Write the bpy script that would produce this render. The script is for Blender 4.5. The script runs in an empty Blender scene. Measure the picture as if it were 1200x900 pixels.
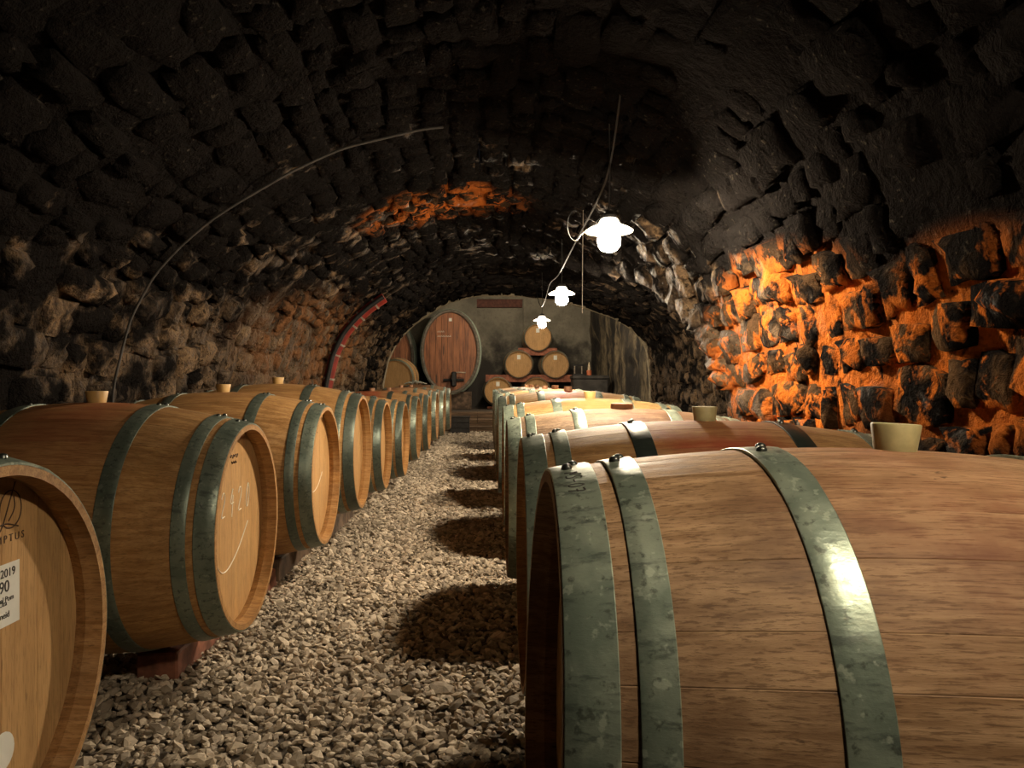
import bpy, bmesh, math, random
import numpy as np
from mathutils import Matrix, Vector, Euler
PI = math.pi
random.seed(7); rng = np.random.default_rng(7)
C = bpy.context.scene.collection
SC = bpy.context.scene

# ------------------------------------------------------------------ camera, world, exposure
CZ = 0.87
cam_d = bpy.data.cameras.new('camera'); cam = bpy.data.objects.new('camera', cam_d); C.objects.link(cam)
cam.location = (0, 0, CZ); cam.rotation_euler = (PI/2, 0, 0)
cam_d.sensor_width = 36.0; cam_d.lens = 27.0; cam_d.shift_x = 28/1200; cam_d.clip_start = 0.02
SC.camera = cam
w = bpy.data.worlds.new('world'); SC.world = w; w.use_nodes = True
w.node_tree.nodes['Background'].inputs[0].default_value = (0.02, 0.02, 0.022, 1)
w.node_tree.nodes['Background'].inputs[1].default_value = 0.2
SC.view_settings.view_transform = 'Standard'; SC.view_settings.look = 'None'
SC.view_settings.gamma = 1.0; SC.view_settings.exposure = 0.2; SC.view_settings.use_curve_mapping = False
LAMP_COL = (1.0, 0.82, 0.59)
# x, y, z of the shade, strength
LAMPS = [(0.76, 0.42, 1.74, 0.50), (0.52, 3.30, 1.523, 1.4), (0.57, 5.95, 1.564, 1.4), (0.645, 9.2, 1.626, 1.6), (0.60, 13.4, 2.70, 1.5)]
GLOBE_E = 900.0

# ------------------------------------------------------------------ helpers
def mesh_np(name, verts, faces, smooth=False, mat=None):
    verts = np.asarray(verts, dtype=np.float32).reshape(-1, 3); faces = np.asarray(faces, dtype=np.int32)
    m = bpy.data.meshes.new(name); k = faces.shape[1]; n = len(faces)
    m.vertices.add(len(verts)); m.vertices.foreach_set('co', verts.ravel())
    m.loops.add(n*k); m.loops.foreach_set('vertex_index', faces.ravel())
    m.polygons.add(n); m.polygons.foreach_set('loop_start', np.arange(0, n*k, k, dtype=np.int32))
    m.polygons.foreach_set('use_smooth', np.full(n, smooth, dtype=bool))
    m.update(calc_edges=True); m.validate()
    if mat: m.materials.append(mat)
    return m
def mesh_py(name, verts, faces, mat=None, smooth_angle=None):
    m = bpy.data.meshes.new(name); m.from_pydata([tuple(v) for v in verts], [], [tuple(f) for f in faces])
    if mat: m.materials.append(mat)
    if smooth_angle:
        m.polygons.foreach_set('use_smooth', np.full(len(m.polygons), True)); m.set_sharp_from_angle(angle=math.radians(smooth_angle))
    m.update(); return m
def obj(name, mesh, parent=None, loc=(0, 0, 0), rot=(0, 0, 0)):
    o = bpy.data.objects.new(name, mesh); C.objects.link(o); o.parent = parent
    o.location = loc; o.rotation_euler = rot
    return o
def tag(o, label, cat, group=None):
    o['label'] = label; o['category'] = cat
    if group: o['group'] = group
    return o
def thing(name, label, cat, loc=(0, 0, 0), rot=(0, 0, 0), group=None):
    return tag(obj(name, None, None, loc, rot), label, cat, group)
def struct(o): o['kind'] = 'structure'; return o
def bm_mesh(name, bm, mat=None, smooth_angle=None):
    bmesh.ops.recalc_face_normals(bm, faces=bm.faces)
    m = bpy.data.meshes.new(name); bm.to_mesh(m); bm.free()
    if mat: m.materials.append(mat)
    if smooth_angle:
        m.polygons.foreach_set('use_smooth', np.full(len(m.polygons), True)); m.set_sharp_from_angle(angle=math.radians(smooth_angle))
    return m
def box_bm(lo, hi, bev=0.0, bm=None, jit=0.0):
    bm = bm or bmesh.new()
    r = bmesh.ops.create_cube(bm, size=1.0)
    for v in r['verts']:
        v.co = Vector([lo[i] + (v.co[i]+0.5)*(hi[i]-lo[i]) + random.uniform(-jit, jit) for i in range(3)])
    if bev: bmesh.ops.bevel(bm, geom=list({e for v in r['verts'] for e in v.link_edges}), offset=bev, segments=1, affect='EDGES')
    return bm
def box(name, lo, hi, mat, parent=None, bev=0.0, jit=0.0, loc=(0, 0, 0), rot=(0, 0, 0)):
    return obj(name, bm_mesh(name, box_bm(lo, hi, bev, jit=jit), mat), parent, loc, rot)
def lathe(name, prof, mat, n=32, axis='Z', smooth=40):
    vs, fs = [], []
    for r, h in prof:
        for i in range(n):
            a = 2*PI*i/n; c, s = r*math.cos(a), r*math.sin(a)
            vs.append((c, s, h) if axis == 'Z' else (h, c, s))
    m = len(prof)
    for j in range(m-1):
        for i in range(n):
            k = (i+1) % n; fs.append((j*n+i, j*n+k, (j+1)*n+k, (j+1)*n+i))
    fs.append(tuple(range(n-1, -1, -1))); fs.append(tuple((m-1)*n+i for i in range(n)))
    return mesh_py(name, vs, fs, mat, smooth)
def tube(name, pts, r, mat, n=8, closed=False):
    pts = [Vector(p) for p in pts]; vs, fs = [], []; up = Vector((0.13, 0.21, 0.97)).normalized(); prev = None
    for i, p in enumerate(pts):
        d = (pts[min(i+1, len(pts)-1)] - pts[max(i-1, 0)]).normalized()
        a = prev if prev is not None else (up if abs(d.dot(up)) < 0.95 else Vector((1, 0, 0)))
        a = (a - d*a.dot(d)).normalized(); prev = a; b = d.cross(a)
        rr = r[i] if isinstance(r, (list, tuple)) else r
        for k in range(n): vs.append(p + (a*math.cos(2*PI*k/n) + b*math.sin(2*PI*k/n))*rr)
    for i in range(len(pts)-1):
        for k in range(n): q = (k+1) % n; fs.append((i*n+k, i*n+q, (i+1)*n+q, (i+1)*n+k))
    fs.append(tuple(range(n-1, -1, -1))); fs.append(tuple((len(pts)-1)*n+k for k in range(n)))
    return mesh_py(name, vs, fs, mat, 50)
# lattice noise
_P = rng.permutation(4096).astype(np.int64); _V = rng.random(4096)
def vnoise(x, y, z):
    xi, yi, zi = np.floor(x).astype(np.int64), np.floor(y).astype(np.int64), np.floor(z).astype(np.int64)
    fx, fy, fz = x-xi, y-yi, z-zi
    u, v, s = fx*fx*(3-2*fx), fy*fy*(3-2*fy), fz*fz*(3-2*fz)
    def h(a, b, c): return _V[_P[(_P[(_P[a & 4095] + b) & 4095] + c) & 4095]]
    def lx(b, c): return h(xi, b, c)*(1-u) + h(xi+1, b, c)*u
    return (lx(yi, zi)*(1-v)+lx(yi+1, zi)*v)*(1-s) + (lx(yi, zi+1)*(1-v)+lx(yi+1, zi+1)*v)*s
def fbm(x, y, z, f=1.0, o=4):
    a = 0.5; t = 0
    for _ in range(o): t = t + a*(vnoise(x*f+11.3, y*f+5.7, z*f+3.1)-0.5); f *= 2.07; a *= 0.5
    return t*2

# ------------------------------------------------------------------ materials
class NT:
    def __init__(s, name):
        s.m = bpy.data.materials.new(name); s.m.use_nodes = True; s.t = s.m.node_tree; s.n = s.t.nodes
        s.b = s.n['Principled BSDF']; s.pos = s.n.new('ShaderNodeNewGeometry').outputs['Position']
        s.obj = s.n.new('ShaderNodeTexCoord').outputs['Object']
    def put(s, i, v):
        if isinstance(v, bpy.types.NodeSocket): s.t.links.new(v, i)
        elif isinstance(v, (tuple, list)) and len(v) == 3 and i.type == 'RGBA': i.default_value = (*v, 1)
        else: i.default_value = v
    def bs(s, **k):
        for a, v in k.items(): s.put(s.b.inputs[a.replace('_', ' ')], v)
    def math(s, op, a, b=0.0, clamp=False):
        n = s.n.new('ShaderNodeMath'); n.operation = op; n.use_clamp = clamp; s.put(n.inputs[0], a); s.put(n.inputs[1], b); return n.outputs[0]
    def vmath(s, op, a, b=(0, 0, 0)):
        n = s.n.new('ShaderNodeVectorMath'); n.operation = op; s.put(n.inputs[0], a); s.put(n.inputs[1], b)
        return n.outputs['Value'] if op in ('LENGTH', 'DISTANCE', 'DOT_PRODUCT') else n.outputs[0]
    def scale(s, v, xyz): return s.vmath('MULTIPLY', v, xyz)
    def noise(s, v, scale, detail=4, rough=0.55, dist=0.0):
        n = s.n.new('ShaderNodeTexNoise'); s.put(n.inputs['Vector'], v); n.inputs['Scale'].default_value = scale
        n.inputs['Detail'].default_value = detail; n.inputs['Roughness'].default_value = rough; n.inputs['Distortion'].default_value = dist
        return n.outputs[0]
    def ramp(s, f, a, b, lo=0.0, hi=1.0):
        n = s.n.new('ShaderNodeMapRange'); n.interpolation_type = 'SMOOTHSTEP'
        for i, v in enumerate((f, a, b, lo, hi)): s.put(n.inputs[i], v)
        return n.outputs[0]
    def mix(s, f, a, b, mode='MIX'):
        n = s.n.new('ShaderNodeMix'); n.data_type = 'RGBA'; n.blend_type = mode; n.clamp_factor = True
        s.put(n.inputs[0], f); s.put(n.inputs[6], a); s.put(n.inputs[7], b); return n.outputs[2]
    def xyz(s, v):
        n = s.n.new('ShaderNodeSeparateXYZ'); s.put(n.inputs[0], v); return n.outputs
    def comb(s, x, y, z):
        n = s.n.new('ShaderNodeCombineXYZ'); s.put(n.inputs[0], x); s.put(n.inputs[1], y); s.put(n.inputs[2], z); return n.outputs[0]
    def rnd(s): return s.n.new('ShaderNodeObjectInfo').outputs['Random']
    def attr(s, name, typ='OBJECT'):
        n = s.n.new('ShaderNodeAttribute'); n.attribute_type = typ; n.attribute_name = name; return n.outputs
    def bump(s, h, strength=0.5, dist=0.01):
        n = s.n.new('ShaderNodeBump'); n.inputs['Strength'].default_value = strength; n.inputs['Distance'].default_value = dist
        s.put(n.inputs['Height'], h); s.t.links.new(n.outputs[0], s.b.inputs['Normal'])

def plain(name, col, rough=0.7, metal=0.0, var=0.25, scale=18):
    k = NT(name); n = k.noise(k.obj, scale, 5)
    c = k.mix(k.ramp(n, 0.35, 0.7), tuple(x*(1-var) for x in col), tuple(min(1, x*(1+var)) for x in col))
    k.bs(Base_Color=c, Roughness=rough, Metallic=metal); k.bump(n, 0.25, 0.004); return k.m
def emit(name, col, e):
    k = NT(name); k.bs(Base_Color=col, Emission_Color=col, Emission_Strength=e, Roughness=0.4); return k.m

def blob(k, c, r, soft=0.35):
    d = k.vmath('LENGTH', k.vmath('DIVIDE', k.vmath('SUBTRACT', k.pos, c), r))
    return k.ramp(d, 1.0-soft, 1.0+soft, 1.0, 0.0)
def rock(name, mortar):
    k = NT(name); p = k.pos
    big = k.noise(p, 1.3, 3); mid = k.noise(p, 5.0, 5, 0.6); fine = k.noise(p, 26, 8, 0.65); streak = k.noise(k.scale(p, (6, 6, 1.5)), 3.0, 5, 0.6)
    z = k.xyz(p)[2]; x = k.xyz(p)[0]
    black = (0.0115, 0.0102, 0.0096); brown = (0.10, 0.060, 0.033); tan = (0.36, 0.235, 0.125); orange = (0.60, 0.165, 0.028); pale = (0.36, 0.28, 0.18)
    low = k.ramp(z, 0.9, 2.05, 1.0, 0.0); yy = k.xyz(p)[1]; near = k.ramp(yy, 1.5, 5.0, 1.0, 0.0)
    # soot on the crown, patchy towards the walls; darker cover towards the near end
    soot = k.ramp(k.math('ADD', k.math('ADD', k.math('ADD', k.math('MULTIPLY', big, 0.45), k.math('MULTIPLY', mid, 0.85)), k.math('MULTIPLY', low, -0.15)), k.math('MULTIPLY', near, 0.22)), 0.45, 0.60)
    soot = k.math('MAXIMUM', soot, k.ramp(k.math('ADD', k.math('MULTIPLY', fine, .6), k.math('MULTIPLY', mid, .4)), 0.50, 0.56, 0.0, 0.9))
    base = k.mix(k.ramp(fine, 0.35, 0.68), brown, tan)
    if not mortar: base = k.mix(k.math('MULTIPLY', k.rnd(), 0.75), base, (0.035, 0.028, 0.022))
    else: base = k.mix(0.6, base, (0.03, 0.022, 0.016))
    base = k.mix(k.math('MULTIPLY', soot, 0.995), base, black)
    # orange mineral bloom on the wall beside the right row, and a smear on the crown
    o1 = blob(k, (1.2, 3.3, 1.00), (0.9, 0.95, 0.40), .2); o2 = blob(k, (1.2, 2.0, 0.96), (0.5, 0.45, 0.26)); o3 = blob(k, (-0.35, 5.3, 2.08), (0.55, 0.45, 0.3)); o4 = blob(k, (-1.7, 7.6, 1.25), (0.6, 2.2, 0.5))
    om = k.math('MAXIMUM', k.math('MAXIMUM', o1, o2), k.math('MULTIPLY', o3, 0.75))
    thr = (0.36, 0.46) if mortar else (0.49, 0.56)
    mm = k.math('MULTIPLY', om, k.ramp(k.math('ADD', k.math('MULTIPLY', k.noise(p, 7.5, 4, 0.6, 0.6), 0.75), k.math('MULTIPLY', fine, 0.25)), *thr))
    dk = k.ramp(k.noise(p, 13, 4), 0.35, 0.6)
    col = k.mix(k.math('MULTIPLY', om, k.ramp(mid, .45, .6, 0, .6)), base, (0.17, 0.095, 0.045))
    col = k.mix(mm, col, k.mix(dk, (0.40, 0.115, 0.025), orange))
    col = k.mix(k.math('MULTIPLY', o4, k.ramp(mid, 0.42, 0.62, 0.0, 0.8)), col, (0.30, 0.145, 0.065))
    col = k.mix(k.math('MULTIPLY', k.ramp(k.noise(p, 40, 3), 0.62, 0.72, 0, 0.13), k.ramp(big, .35, .6)), col, (0.34, 0.29, 0.22))  # sparse pale specks painted in as glints on the stone
    k.bs(Base_Color=col, Roughness=k.ramp(fine, 0.3, 0.7, 0.45, 0.9)); k.put(k.b.inputs['Specular IOR Level'], k.math('MULTIPLY', k.math('SUBTRACT', 1.0, soot), 0.22))
    k.bump(k.math('ADD', fine, k.math('MULTIPLY', k.noise(p, 10, 6, 0.65), 2.0)), 1.0, 0.032)
    return k.m
M = {}
M['stone'] = rock('cellar_stone', False); M['mortar'] = rock('cellar_mortar', True)

def wood_barrel(name, end=False):
    k = NT(name); r = k.rnd(); off = k.math('MULTIPLY', r, 37.0)
    v = k.vmath('ADD', k.obj, k.comb(off, off, off))
    ax = k.scale(v, (1.0, 12, 12)) if not end else k.scale(v, (9, 9, 1.0))
    g1 = k.noise(ax, 5.5, 6, 0.6, 0.4); g2 = k.noise(k.scale(v, (1, 15, 15) if not end else (15, 15, 1)), 24, 4, 0.7); blot = k.noise(v, 5, 5, 0.62)
    tone = k.attr('tone')[2]; wear = k.attr('wear')[2]
    warm = k.mix(k.ramp(g1, 0.3, 0.72), (0.30, 0.150, 0.052), (0.54, 0.315, 0.125))
    grey = k.mix(k.ramp(g1, 0.3, 0.72), (0.20, 0.128, 0.074), (0.42, 0.287, 0.180))
    c = k.mix(tone, warm, grey)
    if end: c = k.mix(.45, c, (0.66, 0.42, 0.19))
    c = k.mix(k.math('MULTIPLY', k.ramp(g2, 0.50, 0.62), k.math('ADD', 0.22, k.math('MULTIPLY', wear, 0.6))), c, (0.08, 0.042, 0.02))
    c = k.mix(k.math('MULTIPLY', k.ramp(blot, 0.5, 0.72), k.math('ADD', 0.12, k.math('MULTIPLY', wear, 0.55))), c, (0.13, 0.075, 0.04))
    c = k.mix(k.math('MULTIPLY', r, 0.16), c, k.mix(tone, (0.32, 0.165, 0.06), (0.24, 0.145, 0.08)))
    if not end:
        st = k.attr('stain')[2]; x = k.xyz(k.obj)[0]
        blot2 = k.noise(k.pos, 3.2, 6, 0.65)
        c = k.mix(k.math('MULTIPLY', k.ramp(blot2, 0.44, 0.62), k.math('MULTIPLY', wear, 0.8)), c, (0.11, 0.062, 0.034))
        band = k.ramp(k.math('ABSOLUTE', k.math('ADD', x, k.math('MULTIPLY', k.math('SUBTRACT', blot, 0.5), 0.22))), 0.04, 0.27, 1.0, 0.0)
        c = k.mix(k.math('MULTIPLY', k.math('MULTIPLY', st, k.math('MULTIPLY', band, k.ramp(blot2, 0.36, 0.62, 0.25, 1.0))), 1.0), c, (0.36, 0.045, 0.028))
        g = k.attr('mould')[2]
        c = k.mix(k.math('MULTIPLY', g, k.ramp(blot, 0.35, 0.65)), c, (0.36, 0.36, 0.14))
    # small nicks and drips
    c = k.mix(k.math('MULTIPLY', k.ramp(k.noise(k.scale(v, (1, 2.5, 2.5) if not end else (2.5, 2.5, 1)), 26, 3), 0.70, 0.74), wear), c, (0.05, 0.028, 0.018))
    k.bs(Base_Color=c, Roughness=k.ramp(g1, 0.3, 0.7, 0.5, 0.7)); k.b.inputs['Specular IOR Level'].default_value = 0.14
    k.bump(k.math('ADD', g2, g1), 0.22, 0.0025); return k.m
M['stave'] = wood_barrel('oak_stave'); M['headwood'] = wood_barrel('oak_head', True)
def hoop_mat():
    k = NT('galvanised_hoop'); r = k.math('MULTIPLY', k.rnd(), 21.0); v = k.vmath('ADD', k.obj, k.comb(r, r, r))
    n = k.noise(v, 9, 6, 0.65, 0.5); f = k.noise(v, 70, 4, 0.6); s = k.noise(k.scale(v, (1, 4, 4)), 16, 5, 0.7)
    d = k.attr('dark')[2]
    c = k.mix(k.ramp(n, 0.35, 0.65), (0.21, 0.27, 0.215), (0.36, 0.42, 0.33))
    c = k.mix(k.ramp(s, 0.52, 0.66, 0, 0.8), c, (0.11, 0.135, 0.115))
    c = k.mix(k.ramp(f, 0.56, 0.68, 0, 0.75), c, (0.07, 0.08, 0.065))
    c = k.mix(k.ramp(k.noise(v, 60, 3), 0.60, 0.68, 0, 0.6), c, (0.55, 0.62, 0.50))
    c = k.mix(k.math('MULTIPLY', d, 0.85), c, (0.035, 0.047, 0.041))
    k.bs(Base_Color=c, Metallic=0.5, Roughness=k.ramp(n, 0.3, 0.7, 0.32, 0.5)); k.bump(k.math('ADD', f, s), 0.25, 0.002); return k.m
M['hoop'] = hoop_mat()
M['rivet'] = plain('rivet_steel', (0.12, 0.13, 0.12), 0.35, 0.9)
M['bung_amber'] = plain('bung_amber', (0.52, 0.33, 0.12), 0.45, 0, 0.15)
M['bung_cream'] = plain('bung_cream', (0.46, 0.40, 0.20), 0.5, 0, 0.2)
M['bung_wood'] = plain('bung_wood', (0.33, 0.17, 0.09), 0.7)
M['beam'] = plain('beam_wood', (0.13, 0.085, 0.055), 0.85, 0, 0.5, 12)
M['redwood'] = plain('red_block_wood', (0.22, 0.085, 0.05), 0.8, 0, 0.5, 14)
M['cradle'] = plain('cradle_redwood', (0.28, 0.095, 0.05), 0.75, 0, 0.35, 14)
M['chalk'] = plain('chalk', (0.85, 0.80, 0.68), 0.9, 0, 0.1)
M['ink'] = plain('ink', (0.03, 0.025, 0.02), 0.7, 0, 0.1)
M['brand'] = plain('burn_brand', (0.07, 0.035, 0.018), 0.8, 0, 0.2)
M['paper'] = plain('label_paper', (0.72, 0.72, 0.66), 0.8, 0, 0.04)
M['cable'] = plain('cable_grey', (0.028, 0.026, 0.023), 0.7)
M['black'] = plain('black_iron', (0.02, 0.02, 0.02), 0.5, 0.3)
M['redpipe'] = plain('red_paint', (0.26, 0.025, 0.016), 0.45, 0, 0.25, 9)
M['bracket'] = plain('pipe_bracket', (0.35, 0.30, 0.24), 0.6, 0.2)
M['darkbox'] = plain('dark_box', (0.028, 0.026, 0.024), 0.7, 0, 0.3)
M['cabinet'] = plain('cabinet_grey', (0.06, 0.055, 0.05), 0.6, 0.2, 0.4, 6)
M['orange'] = plain('orange_holder', (0.6, 0.16, 0.06), 0.5)
M['wax'] = plain('wax', (0.6, 0.5, 0.34), 0.6)
M['shade'] = emit('lamp_shade', (1.0, 0.86, 0.66), 4.0)
M['lampcap'] = plain('lamp_cap', (0.10, 0.09, 0.08), 0.5, 0.6)
M['plastic'] = plain('clear_sheet', (0.45, 0.46, 0.38), 0.35)
def gravel_mat():
    k = NT('crushed_stone'); r = k.attr('rnd', 'GEOMETRY')[2]; n = k.noise(k.pos, 60, 4)
    c = k.mix(k.ramp(r, 0.0, 1.0), (0.22, 0.18, 0.13), (0.58, 0.49, 0.37))
    c = k.mix(k.ramp(n, 0.4, 0.75, 0, 0.5), c, (0.20, 0.155, 0.11)); k.bs(Base_Color=c, Roughness=0.75)
    k.bump(n, 0.5, 0.004); return k.m
M['gravel'] = gravel_mat()
M['soil'] = plain('soil', (0.10, 0.08, 0.06), 0.95, 0, 0.4, 30)
def plaster():
    k = NT('old_plaster'); p = k.pos; z = k.xyz(p)[2]
    b = k.noise(p, 2.2, 6, 0.6); f = k.noise(p, 22, 5)
    c = k.mix(k.ramp(b, 0.3, 0.7), (0.17, 0.155, 0.12), (0.30, 0.275, 0.21)); c = k.mix(k.ramp(f, 0.5, 0.7, 0, 0.4), c, (0.12, 0.105, 0.085))
    low_dark = k.ramp(k.math('ADD', z, k.math('MULTIPLY', k.math('SUBTRACT', b, 0.5), 1.6)), 1.30, 1.95, 0.92, 0.0)  # plaster blends to near black towards the bottom, in blotches
    c = k.mix(low_dark, c, (0.025, 0.022, 0.02)); k.bs(Base_Color=c, Roughness=0.9); k.bump(f, 0.4, 0.01); return k.m
M['plaster'] = plaster()
def streaky():
    k = NT('streaked_rock'); p = k.pos; v = k.scale(p, (1.6, 0.8, 0.16))
    a = k.noise(v, 3.0, 6, 0.6, 0.5); b = k.noise(p, 9, 6)
    c = k.mix(k.ramp(a, 0.44, 0.68), (0.016, 0.014, 0.012), (0.27, 0.215, 0.13)); c = k.mix(k.ramp(b, 0.45, 0.7, 0, 0.8), c, (0.04, 0.032, 0.026))
    k.bs(Base_Color=c, Roughness=0.8); k.bump(k.math('ADD', a, b), 0.9, 0.03); return k.m
M['streak'] = streaky()
M['lintel'] = plain('red_lintel', (0.13, 0.05, 0.035), 0.8)
def cask_wood():
    k = NT('red_cask_wood'); r = k.math('MULTIPLY', k.rnd(), 31.0); v = k.vmath('ADD', k.obj, k.comb(r, r, r))
    g = k.noise(k.scale(v, (7, 7, 0.7)), 3.2, 6, 0.65); 
    c = k.mix(k.ramp(g, 0.32, 0.68), (0.13, 0.045, 0.02), (0.40, 0.15, 0.06)); c = k.mix(k.math('MULTIPLY', k.rnd(), 0.35), c, (0.36, 0.15, 0.065))
    c = k.mix(k.ramp(k.noise(k.scale(v, (4, 4, 0.5)), 4, 4), 0.60, 0.70, 0, 0.85), c, (0.03, 0.018, 0.012))
    k.bs(Base_Color=c, Roughness=0.55); k.bump(g, 0.3, 0.004); return k.m
M['cask'] = cask_wood()
def long_wood(name, col):
    k = NT(name); g = k.noise(k.scale(k.pos, (1, 14, 14)), 3.5, 6, .65); c = k.mix(k.ramp(g, .35, .65), tuple(x*.45 for x in col), tuple(x*1.35 for x in col)); k.bs(Base_Color=c, Roughness=.85); k.bump(g, .4, .006); return k.m
M['step'] = long_wood('step_wood', (.15, .095, .055))
M['rim'] = plain('cask_rim', (0.15, 0.13, 0.10), 0.6, 0.2, 0.3)

# ------------------------------------------------------------------ vault surface
def dense(pts, n=400):
    p = np.array(pts, float); d = np.r_[0, np.cumsum(np.hypot(*np.diff(p, axis=0).T))]
    # light smoothing on a resampled polyline
    s = np.linspace(0, d[-1], n); q = np.c_[np.interp(s, d, p[:, 0]), np.interp(s, d, p[:, 1])]
    for _ in range(60): q[1:-1] = 0.25*q[:-2] + 0.5*q[1:-1] + 0.25*q[2:]
    return q, d[-1]
CR = (-0.05, 1.25)
PL, LL = dense([CR, (-.29, 1.235), (-.69, 1.14), (-.93, 1.03), (-1.03, .97), (-1.17, .89), (-1.31, .80), (-1.45, .68), (-1.58, .54), (-1.70, .32), (-1.78, 0), (-1.80, -.4), (-1.80, -.9)])
PR, LR = dense([CR, (.3, 1.22), (.6, 1.12), (.8, 1.0), (.95, .87), (1.08, .71), (1.17, .54), (1.23, .32), (1.26, 0), (1.27, -.4), (1.27, -.9)])
PW, LW = dense([CR, (.6, 1.24), (1.1, 1.18), (1.55, 1.08), (2.05, .94), (2.4, .75), (2.6, .5), (2.65, 0), (2.65, -.4), (2.65, -.9)])
YEND = 12.5; Y0 = -2.2
EZ = np.array([-1, 0, .26, .43, .63, .78, .87, 1.0, 1.15, 1.22]); EY = np.array([4.05, 4.05, 4.23, 4.55, 4.93, 5.4, 5.9, 6.6, 7.6, 8.2])
def edge_y(t): return np.interp(np.interp(t, np.linspace(0, 1, 400), PR[:, 1]), EZ, EY)
def surf(side, t, Y, wide=None):
    t, Y = np.broadcast_arrays(np.asarray(t, float), np.asarray(Y, float)); tt = np.linspace(0, 1, 400)
    if side == 'L':
        x = np.interp(t, tt, PL[:, 0]); z = np.interp(t, tt, PL[:, 1]); x = x*(1 - 0.03*np.clip((Y-9)/3.5, 0, 1))
    else:
        if wide is None: wide = Y >= edge_y(t)
        x = np.where(wide, np.interp(t, tt, PW[:, 0]), np.interp(t, tt, PR[:, 0])); z = np.where(wide, np.interp(t, tt, PW[:, 1]), np.interp(t, tt, PR[:, 1]))
    z = np.where(z > 0, z*(1 + 0.17*np.clip((Y-4)/8.5, 0, 1)), z)
    return np.stack([x, Y, z + CZ], -1)
def normal(side, t, Y):
    e = 0.004; wide = None
    if side == 'R': wide = Y >= edge_y(t)
    du = surf(side, np.clip(t+e, 0, 1), Y, wide) - surf(side, np.clip(t-e, 0, 1), Y, wide)
    du /= np.linalg.norm(du, axis=-1, keepdims=True)
    dv = np.zeros_like(du); dv[..., 1] = 1
    n = np.cross(du, dv); 
    c = np.array([0.0, 0, 0.9]) - surf(side, t, Y, wide); c[..., 1] = 0
    n *= np.sign(np.sum(n*c, -1, keepdims=True)); return n, du
TC = 0.36      # where walls end and the ceiling begins
def grid_faces(nt, ny, mask=None):
    i, j = np.meshgrid(np.arange(nt-1), np.arange(ny-1), indexing='ij')
    a = i*ny + j; f = np.stack([a, a+1, a+ny+1, a+ny], -1)
    return f.reshape(-1, 4)
def backing(side, t0, t1, nt, ny):
    t = np.linspace(t0, t1, nt)[:, None]; Y = np.linspace(Y0, YEND, ny)[None, :]
    P = surf(side, t, Y); n, _ = normal(side, np.broadcast_to(t, P.shape[:2]), np.broadcast_to(Y, P.shape[:2]))
    d = 0.065*fbm(P[..., 0], P[..., 1], P[..., 2], 2.6, 6) - 0.008
    P = P + n*d[..., None]
    f = grid_faces(nt, ny)
    return P.reshape(-1, 3), (f if side == 'L' else f[:, ::-1])
def backing_obj(name, parts):
    vs, fs, o = [], [], 0
    for v, f in parts: vs.append(v); fs.append(f + o); o += len(v)
    ob = obj(name, mesh_np(name, np.vstack(vs), np.vstack(fs), True, M['mortar'])); return struct(ob)
NY = 470
wall_left = backing_obj('wall_left', [backing('L', TC, 1, 75, NY)])
wall_right = backing_obj('wall_right', [backing('R', TC, 1, 75, NY)])
ceiling = backing_obj('ceiling', [backing('L', 0, TC, 42, NY), backing('R', 0, TC, 42, NY)])

# stones: pillow-shaped blocks, shared base meshes
def stone_base(seed):
    r = np.random.default_rng(seed); g = np.linspace(-1, 1, 4)
    front = []
    for a in g:
        for b in g:
            e = max(abs(a), abs(b)); h = (0.85 if e < 0.9 else 0.5) + r.uniform(-0.36, 0.36)
            k = 0.97 if e < 0.9 else 0.93
            front.append((a*k*(.9 if abs(a*b) > .9 else 1) + r.uniform(-.16, .16), b*k*(.9 if abs(a*b) > .9 else 1) + r.uniform(-.17, .17), h))
    ring = [0, 1, 2, 3, 7, 11, 15, 14, 13, 12, 8, 4]
    base = [(front[i][0]*1.03, front[i][1]*1.03, -1.0) for i in ring]
    vs = np.array(front + base)
    fs = []
    for i in range(3):
        for j in range(3):
            a = i*4+j; fs += [(a, a+4, a+5), (a, a+5, a+1)] if r.random() < .5 else [(a, a+4, a+1), (a+1, a+4, a+5)]
    for i in range(12):
        j = (i+1) % 12; a, b = ring[i], ring[j]; c, d = 16+i, 16+j
        fs += [(a, b, d), (a, d, c)]
    return vs, np.array(fs)
SB = [stone_base(100+i) for i in range(14)]
SM = [mesh_np('wall_stone', v, f, True, M['stone']) for v, f in SB]
def wave(yv, ph): return .05*math.sin(yv*1.7+ph) + .03*math.sin(yv*4.1+ph*2)
def place_stones(side):
    L = LL if side == 'L' else LR; out = []
    t = 0.0
    while t < 0.97:
        h = random.uniform(0.095, 0.16); 
        tc = t + h/2/L; y = -0.6 + random.uniform(0, .2); ph = t*3
        wideL = LW/L if side == 'R' else 1
        while y < YEND - 0.1:
            l = random.choice((random.uniform(.09, .2), random.uniform(.16, .36))); yc = y + l/2
            if yc + l/2 < YEND:
                for wide in ((False,) if side == 'L' else (True, False)):
                    if side == 'R':
                        ye = float(edge_y(np.array(tc)))
                        if wide and yc < ye + 0.35: continue
                        if not wide and yc + l/2 > ye - 0.02: continue
                    hh = h*random.uniform(.85, 1.14); out.append((min(.99, max(.005, tc + wave(yc, ph)/L + random.gauss(0, .012)/L)), yc, l, hh*(wideL if wide else 1), wide))
            y += l + random.uniform(0.004, 0.02)
        t += h/L + 0.012/L
    return out
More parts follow.
